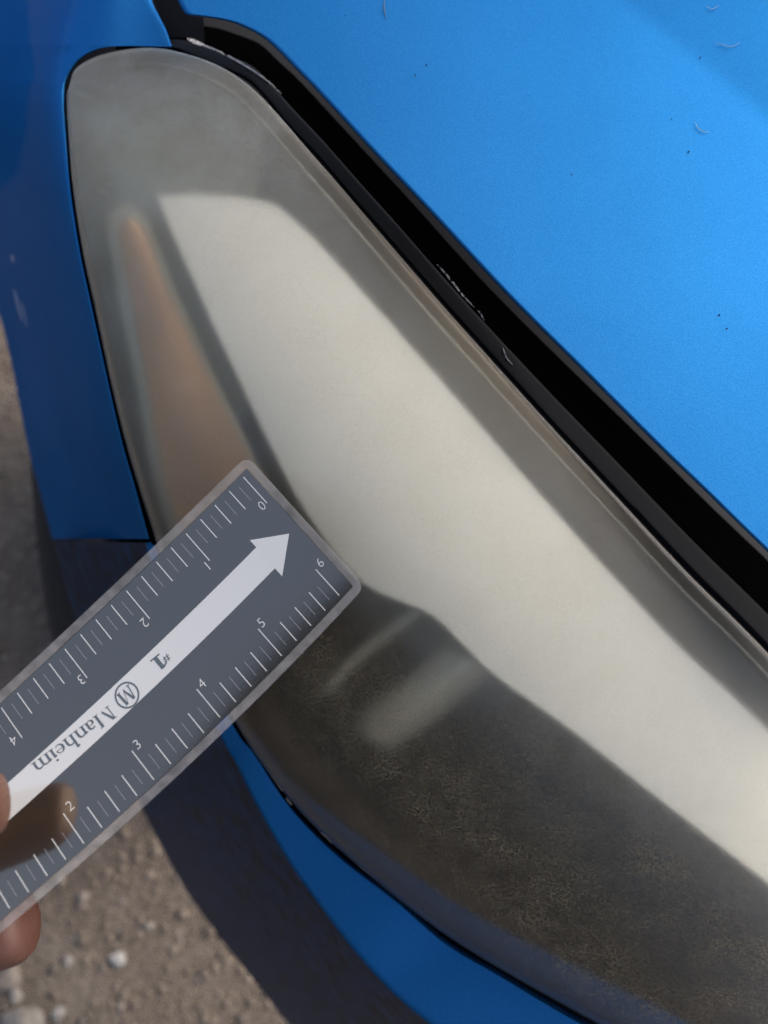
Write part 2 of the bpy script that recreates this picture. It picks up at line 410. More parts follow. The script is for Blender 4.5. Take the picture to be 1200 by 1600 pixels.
# black seal strip beside the lamp, dropping into the gap under the bonnet
GA = [(180,77),(225,76),(270,77),(300,89),(325,100),(381,124),(413,153),(448,197),(500,252),(555,317),(600,368),(694,477),(762,553),(850,651),(950,759),(1075,893),(1200,1018),(1450,1287)]
GB = [(185,60),(230,50),(292,40),(330,42),(360,50),(405,68),(435,95),(470,128),(520,182),(590,258),(640,312),(735,418),(800,486),(890,575),(990,672),(1110,790),(1230,905),(1480,1150)]
gA, gB = spline(GA, 180), spline(GB, 180)
ts = np.concatenate([[0, 0], np.linspace(.015, 1, 34)])
P = ruled(gA, gB, ts)
prof = np.interp(ts, [0, .015, .08, .38, .46, .6, 1.0], [.004, .0015, .0005, .004, .012, .026, .032])
prof[0] = .015
D = lens_depth(P) + .0065 + prof[None, :]
_sealP, _sealD = P, D
k = 16
part(shell('seal', P[:, :k], D[:, :k], .002, BLACK, None))
GAP_SHADE = simple('matte_black_gap_shade', (.0012, .0012, .0014), .95, bscale=1200, bdist=.0002); GAP_SHADE.node_tree.nodes['Principled BSDF'].inputs['Specular IOR Level'].default_value = .0
part(shell('gap_shade_strip', P[:, k - 1:], D[:, k - 1:] + .0004, .002, GAP_SHADE, None))  # outer half of the seal, blackened to stand for shade in the gap
# dark inner panel that closes the gaps
IPa = [(90,60),(60,300),(120,600),(200,900),(330,1150),(500,1360),(750,1540),(1300,1850)]
IPb = [(330,-200),(500,-100),(700,150),(850,350),(1000,550),(1150,700),(1350,900),(1700,1200)]
P = ruled(spline(IPa, 60), spline(IPb, 60), np.linspace(0, 1, 30))
part(shell('inner_panel', P, lens_depth(P) + .062, .003, DEEP, None))
# gap between fender and bonnet, closed by a dark drain channel
P = ruled(spline([(190,-150),(225,-40),(250,30),(262,80)], 30), spline([(300,-150),(310,-40),(318,30),(320,90)], 30), np.linspace(0, 1, 10))
part(shell('drain_channel', P, lens_depth(P) + .024, .002, BLACK, None))

# wheel
def lathe(name, prof, n, mat, parent):
    V, Fc = [], []
    for i in range(n):
        a = 2 * math.pi * i / n
        for (x, r) in prof: V.append((x, r * math.cos(a), r * math.sin(a)))
    m_ = len(prof)
    for i in range(n):
        for j in range(m_ - 1):
            a, b = i * m_ + j, ((i + 1) % n) * m_ + j
            Fc.append((a, a + 1, b + 1, b))
    o = mesh_obj(name, V, Fc, mat); o.parent = parent; return o
wheel = empty('wheel', None, parent=car)
tyre_prof = [(-.07,.19),(-.098,.205),(-.108,.24),(-.106,.275),(-.096,.298),(-.08,.307),(-.06,.310),(-.055,.304),(-.05,.304),(-.045,.311),(-.004,.313),(0,.306),(.004,.313),(.045,.311),(.05,.304),(.055,.304),(.06,.310),(.08,.307),(.096,.298),(.106,.275),(.108,.24),(.098,.205),(.07,.19)]
lathe('tyre', tyre_prof, 72, RUBBER, wheel)
lathe('rim', [(-.075,.192),(-.085,.198),(-.08,.18),(-.06,.17),(-.05,.06),(-.055,.03),(-.05,.001)], 48, RIM, wheel)
bpy.context.view_layer.update()
wheel.matrix_world = Matrix.Translation((-.08, .58, .313)) @ Matrix.Rotation(math.radians(10), 4, 'Z')

# ------------------------------------------------------------------ ground
def ground_mat():
    m, nt, p, out = new_mat('gravel_earth')
    n = noise(nt, 9, 8, .7); n2 = noise(nt, 140, 5, .7)
    r = ramp(nt, n.outputs[0], [(.3, (.125, .097, .070)), (.5, (.178, .142, .105)), (.7, (.23, .195, .15))])
    r2 = ramp(nt, n2.outputs[0], [(.3, .55), (.7, 1.25)])
    mx = nt.nodes.new('ShaderNodeMix'); mx.data_type = 'RGBA'; mx.blend_type = 'MULTIPLY'; mx.inputs[0].default_value = 1
    nt.links.new(r.outputs[0], mx.inputs[6]); nt.links.new(r2.outputs[0], mx.inputs[7]); nt.links.new(mx.outputs[2], p.inputs['Base Color'])
    p.inputs['Roughness'].default_value = .95
    b = bump(nt, n2.outputs[0], .8, .01); nt.links.new(b.outputs[0], p.inputs['Normal'])
    return m
GM = ground_mat()
o = mesh_obj('ground', [(-400,-400,0),(400,-400,0),(400,400,0),(-400,400,0)], [(0,1,2,3)], GM, smooth=False); o['kind'] = 'structure'; o['label'] = 'brown gravel ground beside the car'

def stone_mat():
    m, nt, p, out = new_mat('gravel_stone')
    at = nt.nodes.new('ShaderNodeAttribute'); at.attribute_name = 'tone'
    r = ramp(nt, at.outputs['Fac'], [(0, (.095, .080, .062)), (.35, (.155, .122, .088)), (.6, (.215, .172, .128)), (.85, (.27, .25, .215)), (1, (.45, .44, .40))])
    n = noise(nt, 200, 5); r2 = ramp(nt, n.outputs[0], [(.3, .7), (.7, 1.2)])
    mx = nt.nodes.new('ShaderNodeMix'); mx.data_type = 'RGBA'; mx.blend_type = 'MULTIPLY'; mx.inputs[0].default_value = 1
    nt.links.new(r.outputs[0], mx.inputs[6]); nt.links.new(r2.outputs[0], mx.inputs[7]); nt.links.new(mx.outputs[2], p.inputs['Base Color'])
    p.inputs['Roughness'].default_value = .9
    return m
SM = stone_mat()
_t = bmesh.new(); bmesh.ops.create_icosphere(_t, subdivisions=1, radius=1)
IV = np.array([v.co[:] for v in _t.verts]); IF = np.array([[v.index for v in f.verts] for f in _t.faces]); _t.free()
def stones(n, x0, x1, y0, y1, rmin, rmax):
    V, Fc, tone = [], [], []
    for i in range(n):
        r = rmin * (rmax / rmin) ** (rng.random() ** 2.4)
        v = IV * (1 + rng.normal(0, .20, (len(IV), 1))) * (r * np.array([1, .6 + .4 * rng.random(), .45 + .3 * rng.random()]))
        a = rng.random() * 6.283; c, s = math.cos(a), math.sin(a)
        v = v @ np.array([[c, s, 0], [-s, c, 0], [0, 0, 1]])
        v += np.array([x0 + (x1 - x0) * rng.random(), y0 + (y1 - y0) * rng.random(), r * .15])
        Fc.append(IF + len(V) * len(IV)); V.append(v); tone.append(np.full(len(IV), np.clip(rng.normal(.43, .13), 0, .8)))
    V = np.vstack(V); Fc = np.vstack(Fc)
    o = mesh_obj('gravel', V, Fc.tolist(), SM)
    a = o.data.attributes.new('tone', 'FLOAT', 'POINT'); a.data.foreach_set('value', np.concatenate(tone).astype(np.float32))
    o['kind'] = 'stuff'; o['label'] = 'loose brown and grey gravel strewn over the ground'
    return o
stones(22000, -.75, .35, -.15, 1.1, .0016, .0072)

# single larger stones that can be told apart
def big_stone(px, py, r, tone, label, flat=.6):
    v = IV.copy(); b = bmesh.new(); bmesh.ops.create_icosphere(b, subdivisions=3, radius=1)
    for q in b.verts:
        q.co *= 1 + .07 * math.sin(7 * q.co.x + 5 * q.co.y + px) + .16 * math.sin(3 * q.co.x + px) + .08 * math.sin(4 * q.co.y + py) + .06 * math.sin(5 * q.co.z + px * .3)
        q.co = Vector((q.co.x * r, q.co.y * r * .85, q.co.z * r * flat))
    me = bpy.data.meshes.new('stone'); b.to_mesh(me); b.free(); me.materials.append(SM)
    me.polygons.foreach_set('use_smooth', [True] * len(me.polygons))
    a = me.attributes.new('tone', 'FLOAT', 'POINT'); a.data.foreach_set('value', np.full(len(me.vertices), tone, np.float32))
    o = bpy.data.objects.new('stone', me); COL.objects.link(o); p = on_z(px, py, r * flat * .5); o.location = tuple(p)
    o.rotation_euler = (0, 0, px)
    return tag(o, label, 'stone', 'larger stones lying in the gravel')
big_stone(182, 1498, .0085, .92, 'round white pebble standing out alone in the brown gravel')
big_stone(106, 1500, .0050, .82, 'small pale grey pebble just left of the round white one')
big_stone(90, 1583, .007, .84, 'off-white pebble at the very bottom edge of the gravel')
big_stone(28, 1606, .020, .74, 'large grey angular stone in the bottom left corner', .7)
big_stone(10, 1532, .012, .66, 'grey stone lying just under the fingertip')
big_stone(24, 1555, .007, .80, 'pale oval pebble between the corner stone and the stone under the fingertip')

# ------------------------------------------------------------------ ruler card
INCH_W = 1.86
TOPU, TOPX, TOPY = [0, 1, 2, 3, 4], [378, 288.6, 195, 99.5, 0], [742, 832.6, 921, 1009, 1104]
BOTU = [.1, 1.1, 2.1, 3.1, 4.1, 5.1]; BOTX = [534, 440, 344.6, 244.4, 134.5, 15.5]; BOTY = [932, 1029, 1124, 1219.8, 1319.7, 1422.9]
tx, ty = np.polyfit(TOPU, TOPX, 2), np.polyfit(TOPU, TOPY, 2)
bx, by = np.polyfit(BOTU, BOTX, 2), np.polyfit(BOTU, BOTY, 2)
def card_px(u, v):
    u = np.asarray(u, float); f = np.asarray(v, float) / INCH_W
    f = f * 1.0
    return np.stack([np.polyval(tx, u) * (1 - f) + np.polyval(bx, u) * f, np.polyval(ty, u) * (1 - f) + np.polyval(by, u) * f], -1)
def card_d(u, v):
    u = np.asarray(u, float); f = np.asarray(v, float) / INCH_W
    uu = np.clip(u, -.5, 7)
    return (.2405 - .002 * uu - .0006 * uu ** 2) * (1 - f) + (.2300 - .002 * uu - .0007 * uu ** 2) * f
def card_pt(u, v, up=0.):
    return Wa(card_px(u, v), card_d(u, v) - up)
def card_uv(px, py):
    u, v = 2., 1.
    for _ in range(30):
        p = card_px(u, v); e = np.array([px, py]) - p; h = 1e-3
        J = np.stack([(card_px(u + h, v) - p) / h, (card_px(u, v + h) - p) / h], 1)
        du = np.linalg.solve(J, e); u += du[0]; v += du[1]
    return u, v
CARD_L = 6.45
def card_mat(name, col, rough=.09, nscale=None):
    m = simple(name, col, rough, ior=3.7)
    nt = m.node_tree; p = nt.nodes['Principled BSDF']
    p.inputs['Specular Tint'].default_value = (1, .905, .70, 1)
    n = noise(nt, 900, 3); b = bump(nt, n.outputs[0], .03, .0001); nt.links.new(b.outputs[0], p.inputs['Normal'])
    return m
C_GREY = card_mat('printed_grey', (.020, .0175, .0145)); C_WHITE = card_mat('printed_white', (.63, .625, .585)); C_FAINT = card_mat('printed_faint_line', (.24, .24, .25))
C_INK = card_mat('printed_ink', (.05, .06, .065))
def lam_mat():
    m, nt, p, out = new_mat('clear_laminate')
    p.inputs['Base Color'].default_value = (.75, .74, .72, 1); p.inputs['Roughness'].default_value = .4; p.inputs['IOR'].default_value = 1.3
    tr = nt.nodes.new('ShaderNodeBsdfTransparent'); tr.inputs[0].default_value = (.93, .93, .93, 1)
    n = noise(nt, 260, 4); r = ramp(nt, n.outputs[0], [(.3, .07), (.75, .14)])
    b = bump(nt, n.outputs[0], .25, .0003); nt.links.new(b.outputs[0], p.inputs['Normal'])
    mx = nt.nodes.new('ShaderNodeMixShader'); nt.links.new(r.outputs[0], mx.inputs[0])
    nt.links.new(tr.outputs[0], mx.inputs[1]); nt.links.new(p.outputs[0], mx.inputs[2]); nt.links.new(mx.outputs[0], out.inputs[0])
    return m
LAM = lam_mat()
ruler = empty('ruler', card_pt(3., .93), 'grey laminated pocket ruler card with a white arrow, held above the headlight', 'ruler')
NU, NV = 90, 24
us = np.linspace(-.10, CARD_L, NU); vs = np.linspace(-.015, INCH_W + .015, NV)
U, V_ = np.meshgrid(us, vs, indexing='ij')
o = shell('printed_sheet', card_px(U, V_), card_d(U, V_), .0003, C_GREY, None); setpar(o, ruler)
# laminate margin: a rounded ring round the sheet, slightly pillowed
MG, RC = .115, .13
def ring_pts(off, n_side=60):
    u0, u1, v0, v1 = -.10 - off, CARD_L + off, -.015 - off, INCH_W + .015 + off
    r = max(.001, RC * off / MG); pts = []
    for (cu, cv, a0) in ((u0 + r, v0 + r, 180), (u1 - r, v0 + r, 270), (u1 - r, v1 - r, 0), (u0 + r, v1 - r, 90)):
        for k_ in range(9):
            a = math.radians(a0 + k_ * 90 / 8); pts.append((cu + r * math.cos(a), cv + r * math.sin(a)))
        nxt = {180: (u1 - r, v0), 270: (u1, v1 - r), 0: (u0 + r, v1), 90: (u0, v0 + r)}[a0]
        st = pts[-1]
        for k_ in range(1, n_side): pts.append((st[0] + (nxt[0] - st[0]) * k_ / n_side, st[1] + (nxt[1] - st[1]) * k_ / n_side))
    return np.array(pts)
ringo = [(0.006, .00001), (.03, .00006), (.06, .00008), (.1, .00005), (.115, -.0002), (.1, -.00045), (.006, -.0005)]
VV = []; NR = None
for off, up in ringo:
    q = ring_pts(off); NR = len(q); VV.append(card_pt(q[:, 0], q[:, 1], up))
Fc = []
for a in range(len(ringo) - 1):
    for b in range(NR): Fc.append((a * NR + b, a * NR + (b + 1) % NR, (a + 1) * NR + (b + 1) % NR, (a + 1) * NR + b))
setpar(mesh_obj('laminate_border', np.vstack(VV), Fc, LAM), ruler)

LIFT = [.00012]
def uvpoly(polys, name, mat, lab=None, lift=None):
    """flat printed shapes given as lists of (u, v) polygons"""
    V, Fc = [], []
    for q in polys:
        LIFT[0] += 2e-7
        q = np.array(q); V.append(card_pt(q[:, 0], q[:, 1], LIFT[0])); st = sum(len(x) for x in V[:-1]); Fc.append(tuple(range(st, st + len(q))))
    o = mesh_obj(name, np.vstack(V), Fc, mat, smooth=False); setpar(o, ruler)
    bm = bmesh.new(); bm.from_mesh(o.data); bmesh.ops.triangulate(bm, faces=bm.faces); 
    c0 = Vector(CAMP)
    for f in bm.faces:
        f.normal_update()
        if f.normal.dot(c0 - f.calc_center_median()) < 0: f.normal_flip()
    bm.to_mesh(o.data); bm.free()
    if lab: o['label'] = lab
    return o
def strip(u0, v0, u1, v1, wd, n=1):
    a, b = np.array([u0, v0]), np.array([u1, v1]); d = b - a; d /= np.linalg.norm(d); nn = np.array([-d[1], d[0]]) * wd / 2
    return [tuple(a + nn), tuple(b + nn), tuple(b - nn), tuple(a - nn)]
long_, faint = [], []
for side in (0, 1):
    n8 = 0
    for k_ in range(0, 8 * 6 + 1):
        u_ = k_ / 8 if side == 0 else .1 + k_ / 8
        if k_ % 8 == 0: l0, l1, wd = .025, .445, .012
        elif k_ % 2 == 0: l0, l1, wd = .025, .315, .012
        else: l0, l1, wd = .075, .285, .007
        va, vb = (l0, l1) if side == 0 else (INCH_W - l0, INCH_W - l1)
        (faint if k_ % 2 else long_).append(strip(u_, va, u_, vb, wd))
for q in long_: uvpoly([q], 'tick_mark', C_WHITE)
for q in faint: uvpoly([q], 'fine_tick_mark', C_FAINT)
# arrow
tipu = card_uv(452, 834); h1 = card_uv(392, 842.5); n1 = card_uv(400.5, 855); n2 = card_uv(430, 888.7); h2 = card_uv(441.5, 900)
e1 = card_uv(11, 1224.6); e2 = card_uv(1.8, 1291)
vA = (n1[1] + e1[1]) / 2; vB = (n2[1] + e2[1]) / 2; n1u = (n1[0] + n2[0]) / 2
pol = []
g = np.linspace(n1u, 6.2, 60)
LIFT[0] = .00010
for a, b in zip(g[:-1], g[1:]): pol.append([(a, vA), (b, vA), (b, vB), (a, vB)])
def strip_mesh():
    V = np.vstack([card_pt(g, np.full_like(g, vA), .0001), card_pt(g, np.full_like(g, vB), .0001),
                   card_pt(*np.array([(n1u, h1[1]), (tipu[0], (vA + vB) / 2), (n1u, h2[1])]).T, .0001)])
    n = len(g); Fc = [(i, i + 1, n + i + 1, n + i) for i in range(n - 1)] + [(2 * n, 2 * n + 1, n), (2*n, n, 0)][:0] + [(2 * n, 0, n, 2 * n + 2, 2 * n + 1)]
    return V, Fc
V, Fc = strip_mesh()
o = mesh_obj('arrow', V, Fc, C_WHITE, smooth=False); setpar(o, ruler)
bm = bmesh.new(); bm.from_mesh(o.data); bmesh.ops.triangulate(bm, faces=[f for f in bm.faces if len(f.verts) > 4])
bmesh.ops.recalc_face_normals(bm, faces=bm.faces)
f0 = bm.faces[:][0]
if f0.normal.dot(Vector(CAMP) - f0.calc_center_median()) < 0: bmesh.ops.reverse_faces(bm, faces=bm.faces)
bm.to_mesh(o.data); bm.free()
# numerals
def glyph(ch):
    c = bpy.data.curves.new('numeral', 'FONT'); c.body = ch; c.align_x = 'CENTER'; c.align_y = 'CENTER'; c.size = 1; c.resolution_u = 3; c.offset = -.012
    o = bpy.data.objects.new('numeral', c); COL.objects.link(o); dg = bpy.context.evaluated_depsgraph_get()
    me = o.evaluated_get(dg).to_mesh(); V = np.array([v.co[:2] for v in me.vertices]); Fc = [tuple(p.vertices) for p in me.polygons]
    o.evaluated_get(dg).to_mesh_clear(); bpy.data.objects.remove(o); bpy.data.curves.remove(c)
    cc = (V.min(0) + V.max(0)) / 2
    return V - cc, Fc
def put_glyph(ch, px, py, size, flip, name, mat, lift):
    V, Fc = glyph(ch); u, v = card_uv(px, py); s = 1 if flip else -1
    P = card_pt(u + s * V[:, 0] * size, v + s * V[:, 1] * size, lift)
    o = mesh_obj(name, P, Fc, mat, smooth=False); setpar(o, ruler); return o
for ch, px, py in (('0', 409, 790), ('1', 324, 884), ('2', 225.6, 973), ('3', 127, 1062), ('4', 21, 1156.5)):
    put_glyph(ch, px, py, .165, True, 'numeral', C_WHITE, .00014)
for ch, px, py in (('6', 500, 879), ('5', 408, 973), ('4', 315, 1068), ('3', 214, 1163), ('2', 109, 1259)):
    put_glyph(ch, px, py, .165, False, 'numeral', C_WHITE, .00014)
# serif lettering drawn stroke by stroke (x right, y up, cap height 1)
def stroke(pts, w0, w1=None):
    P = np.array(pts, float); w1 = w0 if w1 is None else w1; out = []
    d = np.gradient(P, axis=0); d /= np.linalg.norm(d, axis=1, keepdims=True); nn = np.stack([-d[:, 1], d[:, 0]], 1)
    ws = np.linspace(w0, w1, len(P))[:, None] / 2
    L_, R_ = P + nn * ws, P - nn * ws
    for i in range(len(P) - 1): out.append([L_[i], L_[i + 1], R_[i + 1], R_[i]])
    return out
def wstroke(pts, ws):
    P = np.array(pts, float); d = np.gradient(P, axis=0); d /= np.linalg.norm(d, axis=1, keepdims=True); nn = np.stack([-d[:, 1], d[:, 0]], 1)
    ws = np.array(ws)[:, None] / 2; L_, R_ = P + nn * ws, P - nn * ws
    return [[L_[i], L_[i + 1], R_[i + 1], R_[i]] for i in range(len(P) - 1)]
def box(x0, y0, x1, y1): return [[(x0, y0), (x1, y0), (x1, y1), (x0, y1)]]
SW = .125; XH = .66; SF = .055
def stem(x, y0, y1, top=True): 
    p = box(x, y0, x + SW, y1) + box(x - .07, y0, x + SW + .07, y0 + SF)
    if top: p += [[(x - .09, y1 - .09), (x + .01, y1), (x + .01, y1 - .16)]]
    return p
def arch(x):   # arch from a stem at x to a second stem
    a = np.linspace(math.pi, 0, 12); cx, rx = x + SW * .5 + .19, .19
    pts = [(cx + rx * math.cos(t), XH - .22 + .19 * math.sin(t)) for t in a]
    return wstroke(pts, np.interp(np.linspace(0, 1, 12), [0, .4, 1], [.05, .09, SW])) + box(x + .38, 0, x + .38 + SW, XH - .22) + box(x + .31, 0, x + .45 + SW, SF)
def letter(c):
    if c == 'M':
        p = box(.08, 0, .135, 1) + box(0, 0, .22, SF) + box(0, 1 - SF, .2, 1) + box(.80, 0, .80 + .14, 1) + box(.72, 0, 1.02, SF) + box(.80, 1 - SF, 1.02, 1)
        p += [[(.08, 1), (.24, 1), (.52, .18), (.46, .02)]] + [[(.52, .18), (.46, .02), (.80, .92), (.84, 1)]]
        return p, 1.06
    if c == 'n': return stem(.08, 0, XH) + arch(.08), .70
    if c == 'm': return stem(.08, 0, XH) + arch(.08) + arch(.46), 1.08
    if c == 'h': return stem(.08, 0, 1.04) + arch(.08), .70
    if c == 'i':
        a = np.linspace(0, 2 * math.pi, 13)[:-1]
        return stem(.08, 0, XH) + [[(.145 + .075 * math.cos(t), .88 + .075 * math.sin(t)) for t in a]], .32
    if c == 'e':
        a = np.linspace(math.radians(8), math.radians(318), 26)
        pts = [(.28 + .21 * math.cos(t), .33 + .29 * math.sin(t)) for t in a]
        ws = [.05 + .075 * max(0, -math.cos(t)) + .02 * max(0, math.cos(t)) for t in a]
        return wstroke(pts, ws) + box(.10, .345, .50, .39), .56
    if c == 'a':
        a = np.linspace(math.radians(160), math.radians(0), 12)
        p = wstroke([(.26 + .15 * math.cos(t), .50 + .12 * math.sin(t)) for t in a], np.linspace(.08, SW, 12)) + box(.35, .06, .35 + SW, .5)
        p += stroke([(.41, .06), (.46, .02), (.52, .05)], .07, .04)
        a = np.linspace(math.radians(70), math.radians(330), 16)
        p += wstroke([(.25 + .16 * math.cos(t), .20 + .17 * math.sin(t)) for t in a], [.05 + .07 * max(0, -math.cos(t)) for t in a])
        return p, .56
    if c == '#':
        return stroke([(.12, 0), (.22, .7)], .07) + stroke([(.34, 0), (.44, .7)], .07) + stroke([(.02, .22), (.52, .22)], .07) + stroke([(.04, .48), (.54, .48)], .07), .6
    if c == '1':
        return box(.16, 0, .16 + .17, 1) + box(.02, 0, .47, .10) + [[(.0, .78), (.16, .86), (.16, .98), (.33, 1.0), (.2, 1.0)][:3]] + [[(0, .86), (.0, .78), (.17, .84), (.17, 1.0)]], .55
def put_text(txt, start, end, size, name, vshift=0., gap=0.):
    (u0, v0), (u1, v1) = card_uv(*start), card_uv(*end)
    polys = []; x = 0; adv = [letter(c)[1] + gap for c in txt]; tot = sum(adv)
    sx = (u1 - u0) / tot if end is not None else size
    for c, ad in zip(txt, adv):
        for q in letter(c)[0]:
            polys.append([(u0 + (x + p[0]) * sx, v0 + (v1 - v0) * (x + p[0]) / tot + (p[1] - .5) * size + vshift) for p in q])
        x += ad
    return uvpoly(polys, name, C_INK)
LIFT[0] = .00016
put_text('Manheim', (176, 1111), (54, 1204), .165, 'lettering')
put_text('#', (267, 1026), (256, 1036), .115, 'number_sign')
put_text('1', (256, 1029), (239, 1043), .165, 'lettering')
# round emblem: ring with a slanted M of heavy strokes
lu, lv = card_uv(198.5, 1086)
a = np.linspace(0, 2 * math.pi, 41)
R_ = .148
ring = [[(lu + R_ * math.cos(p), lv + R_ * math.sin(p)), (lu + R_ * math.cos(q), lv + R_ * math.sin(q)), (lu + R_ * .87 * math.cos(q), lv + R_ * .87 * math.sin(q)), (lu + R_ * .87 * math.cos(p), lv + R_ * .87 * math.sin(p))] for p, q in zip(a[:-1], a[1:])]
Mx = [[(-.62, -.5), (-.52, -.5), (-.36, .62), (-.46, .62)], [(-.46, .62), (-.22, .62), (.04, -.30), (-.02, -.62)], [(-.02, -.62), (.04, -.30), (.36, .62), (.42, .62)],
      [(.36, .62), (.60, .62), (.70, -.5), (.46, -.5)], [(-.72, -.5), (-.42, -.5), (-.42, -.58), (-.72, -.58)], [(.38, -.5), (.78, -.5), (.78, -.58), (.38, -.58)]]
ring += [[(lu + x * R_ * .85, lv + y * R_ * .95) for x, y in q] for q in Mx]
uvpoly(ring, 'emblem', C_INK)

# ------------------------------------------------------------------ the person holding card and phone (only two fingertips are in the picture)
fw = M @ np.array([0, 0, -1.]); fw[2] = 0; fw /= np.linalg.norm(fw)
rt = np.array([fw[1], -fw[0], 0])
def wp(f, r, z): return fw * (f - .02) + rt * (r - .30) + np.array([0, 0, z])      # the person stands to the left of the lens
def cp(px, py, d): return W(px, py, d)
def cc(x, y, z): return M @ np.array([x, y, z]) + CAMP       # camera axes, metres
SKV, SKE, SKR = [], [], []
def jt(p, r, par=None):
    SKV.append(tuple(map(float, p))); SKR.append(r); k_ = len(SKV) - 1
    if par is not None: SKE.append((par, k_))
    return k_
def chain(par, pts):
    for p, r in pts: par = jt(p, r, par)
    return par
pel = jt(wp(-.62, 0, .95), (.16, .12))
che = chain(pel, [(wp(-.60, 0, 1.08), (.15, .11)), (wp(-.54, 0, 1.24), (.17, .12)), (wp(-.47, 0, 1.38), (.13, .10))])
chain(che, [(wp(-.41, 0, 1.47), (.055, .055)), (wp(-.36, 0, 1.54), (.075, .085)), (wp(-.31, 0, 1.61), (.085, .10)), (wp(-.29, 0, 1.69), (.06, .07))])
for s in (-1, 1):
    chain(pel, [(wp(-.62, s * .10, .86), (.09, .09)), (wp(-.60, s * .12, .48), (.06, .06)), (wp(-.63, s * .13, .10), (.045, .045)), (wp(-.52, s * .14, .04), (.045, .03))])
# left arm to the card
sh = chain(che, [(wp(-.47, -.17, 1.36), (.06, .06)), (wp(-.42, -.33, 1.12), (.045, .045))])
wr = chain(sh, [(cp(-760, 1800, .29), (.034, .034)), (cp(-560, 1640, .265), (.026, .026)), (cp(-440, 1590, .252), (.030, .020))])
chain(wr, [(cp(-330, 1430, .222), (.012, .012)), (cp(-200, 1325, .193), (.0108, .0108)), (cp(-105, 1278, .187), (.0100, .0100)), (cp(-20, 1256, .189), (.0098, .0098)), (cp(14, 1250, .190), (.0074, .0074))])
chain(wr, [(cp(-300, 1560, .238), (.0125, .0125)), (cp(-180, 1535, .226), (.0112, .0112)), (cp(-90, 1490, .220), (.0115, .0112)), (cp(-20, 1452, .218), (.0122, .0118)), (cp(30, 1446, .2165), (.0112, .0110)), (cp(50, 1440, .2165), (.0076, .0076))])
chain(wr, [(cp(-310, 1650, .25), (.0125, .0125)), (cp(-200, 1655, .252), (.0112, .0112)), (cp(-130, 1600, .242), (.0105, .0105)), (cp(-100, 1540, .232), (.0095, .0095))])
chain(wr, [(cp(-330, 1720, .262), (.0118, .0118)), (cp(-235, 1740, .27), (.0105, .0105)), (cp(-180, 1680, .262), (.0095, .0095)), (cp(-170, 1620, .25), (.009, .009))])
chain(wr, [(cp(-370, 1790, .272), (.0105, .0105)), (cp(-300, 1800, .28), (.009, .009)), (cp(-250, 1750, .272), (.0085, .0085))])
# right arm to the phone
sh = chain(che, [(wp(-.47, .17, 1.36), (.06, .06)), (wp(-.40, .36, 1.12), (.045, .045))])
wr = chain(sh, [(cc(.12, -.16, .16), (.034, .034)), (cc(.075, -.13, .07), (.027, .027)), (cc(.062, -.11, .038), (.030, .022))])
for k_ in range(4):
    y = -.075 - .022 * k_
    chain(wr, [(cc(.058, y, .014), (.010, .010)), (cc(.050, y + .003, -.012), (.0092, .0092)), (cc(.015, y + .004, -.014), (.008, .008))])
chain(wr, [(cc(.045, -.085, .030), (.011, .011)), (cc(.02, -.06, .028), (.009, .009)), (cc(0, -.05, .026), (.008, .008))])
me = bpy.data.meshes.new('body'); me.from_pydata(SKV, SKE, []); me.update()
tmp = bpy.data.objects.new('body', me); COL.objects.link(tmp)
md = tmp.modifiers.new('skin', 'SKIN'); md.use_smooth_shade = True
sv = me.skin_vertices[0].data
for i, r in enumerate(SKR): sv[i].radius = r
sv[0].use_root = True
sb = tmp.modifiers.new('sub', 'SUBSURF'); sb.levels = 2; sb.render_levels = 2
dg = bpy.context.evaluated_depsgraph_get(); me2 = bpy.data.meshes.new_from_object(tmp.evaluated_get(dg)); me2.name = 'body'
bpy.data.objects.remove(tmp)
def skin_mat():
    m, nt, p, out = new_mat('brown_skin')
    n = noise(nt, 60, 5); r = ramp(nt, n.outputs[0], [(.3, (.085, .034, .021)), (.7, (.14, .062, .04))])
    nt.links.new(r.outputs[0], p.inputs['Base Color']); p.inputs['Roughness'].default_value = .5
    p.inputs['Subsurface Weight'].default_value = .15; p.inputs['Subsurface Radius'].default_value = (.004, .0015, .0008); p.inputs['Subsurface Scale'].default_value = .5
    tc = nt.nodes.new('ShaderNodeTexCoord'); wv = nt.nodes.new('ShaderNodeTexWave'); wv.inputs['Scale'].default_value = 520; wv.inputs['Distortion'].default_value = 3; wv.inputs['Detail Scale'].default_value = .02
    nt.links.new(tc.outputs['Object'], wv.inputs[0])
    b = bump(nt, wv.outputs['Fac'], .25, .0003); nt.links.new(b.outputs[0], p.inputs['Normal'])
    return m
SKIN = skin_mat(); CLOTH = simple('dark_cloth', (.012, .012, .015), .9, bscale=900, bdist=.0005)
me2.materials.clear(); me2.materials.append(SKIN); me2.materials.append(CLOTH)
me2.polygons.foreach_set('use_smooth', [True] * len(me2.polygons))
lw, rw, nk = cp(-600, 1670, .268), cc(.085, -.135, .085), wp(-.41, 0, 1.47)
lh, rh, hd_ = cp(-250, 1500, .23), cc(.03, -.08, .01), wp(-.31, 0, 1.61)
mi = []
for p in me2.polygons:
    c = np.array(p.center)
    sk = (np.linalg.norm(c - lh) < np.linalg.norm(lw - lh)) or (np.linalg.norm(c - rh) < np.linalg.norm(rw - rh))
    mi.append(0 if sk else 1)
me2.polygons.foreach_set('material_index', mi)
person = empty('person', wp(-.6, 0, 0), 'person in dark clothes pinching the ruler card between thumb and finger', 'person')
o = bpy.data.objects.new('body', me2); COL.objects.link(o); setpar(o, person)
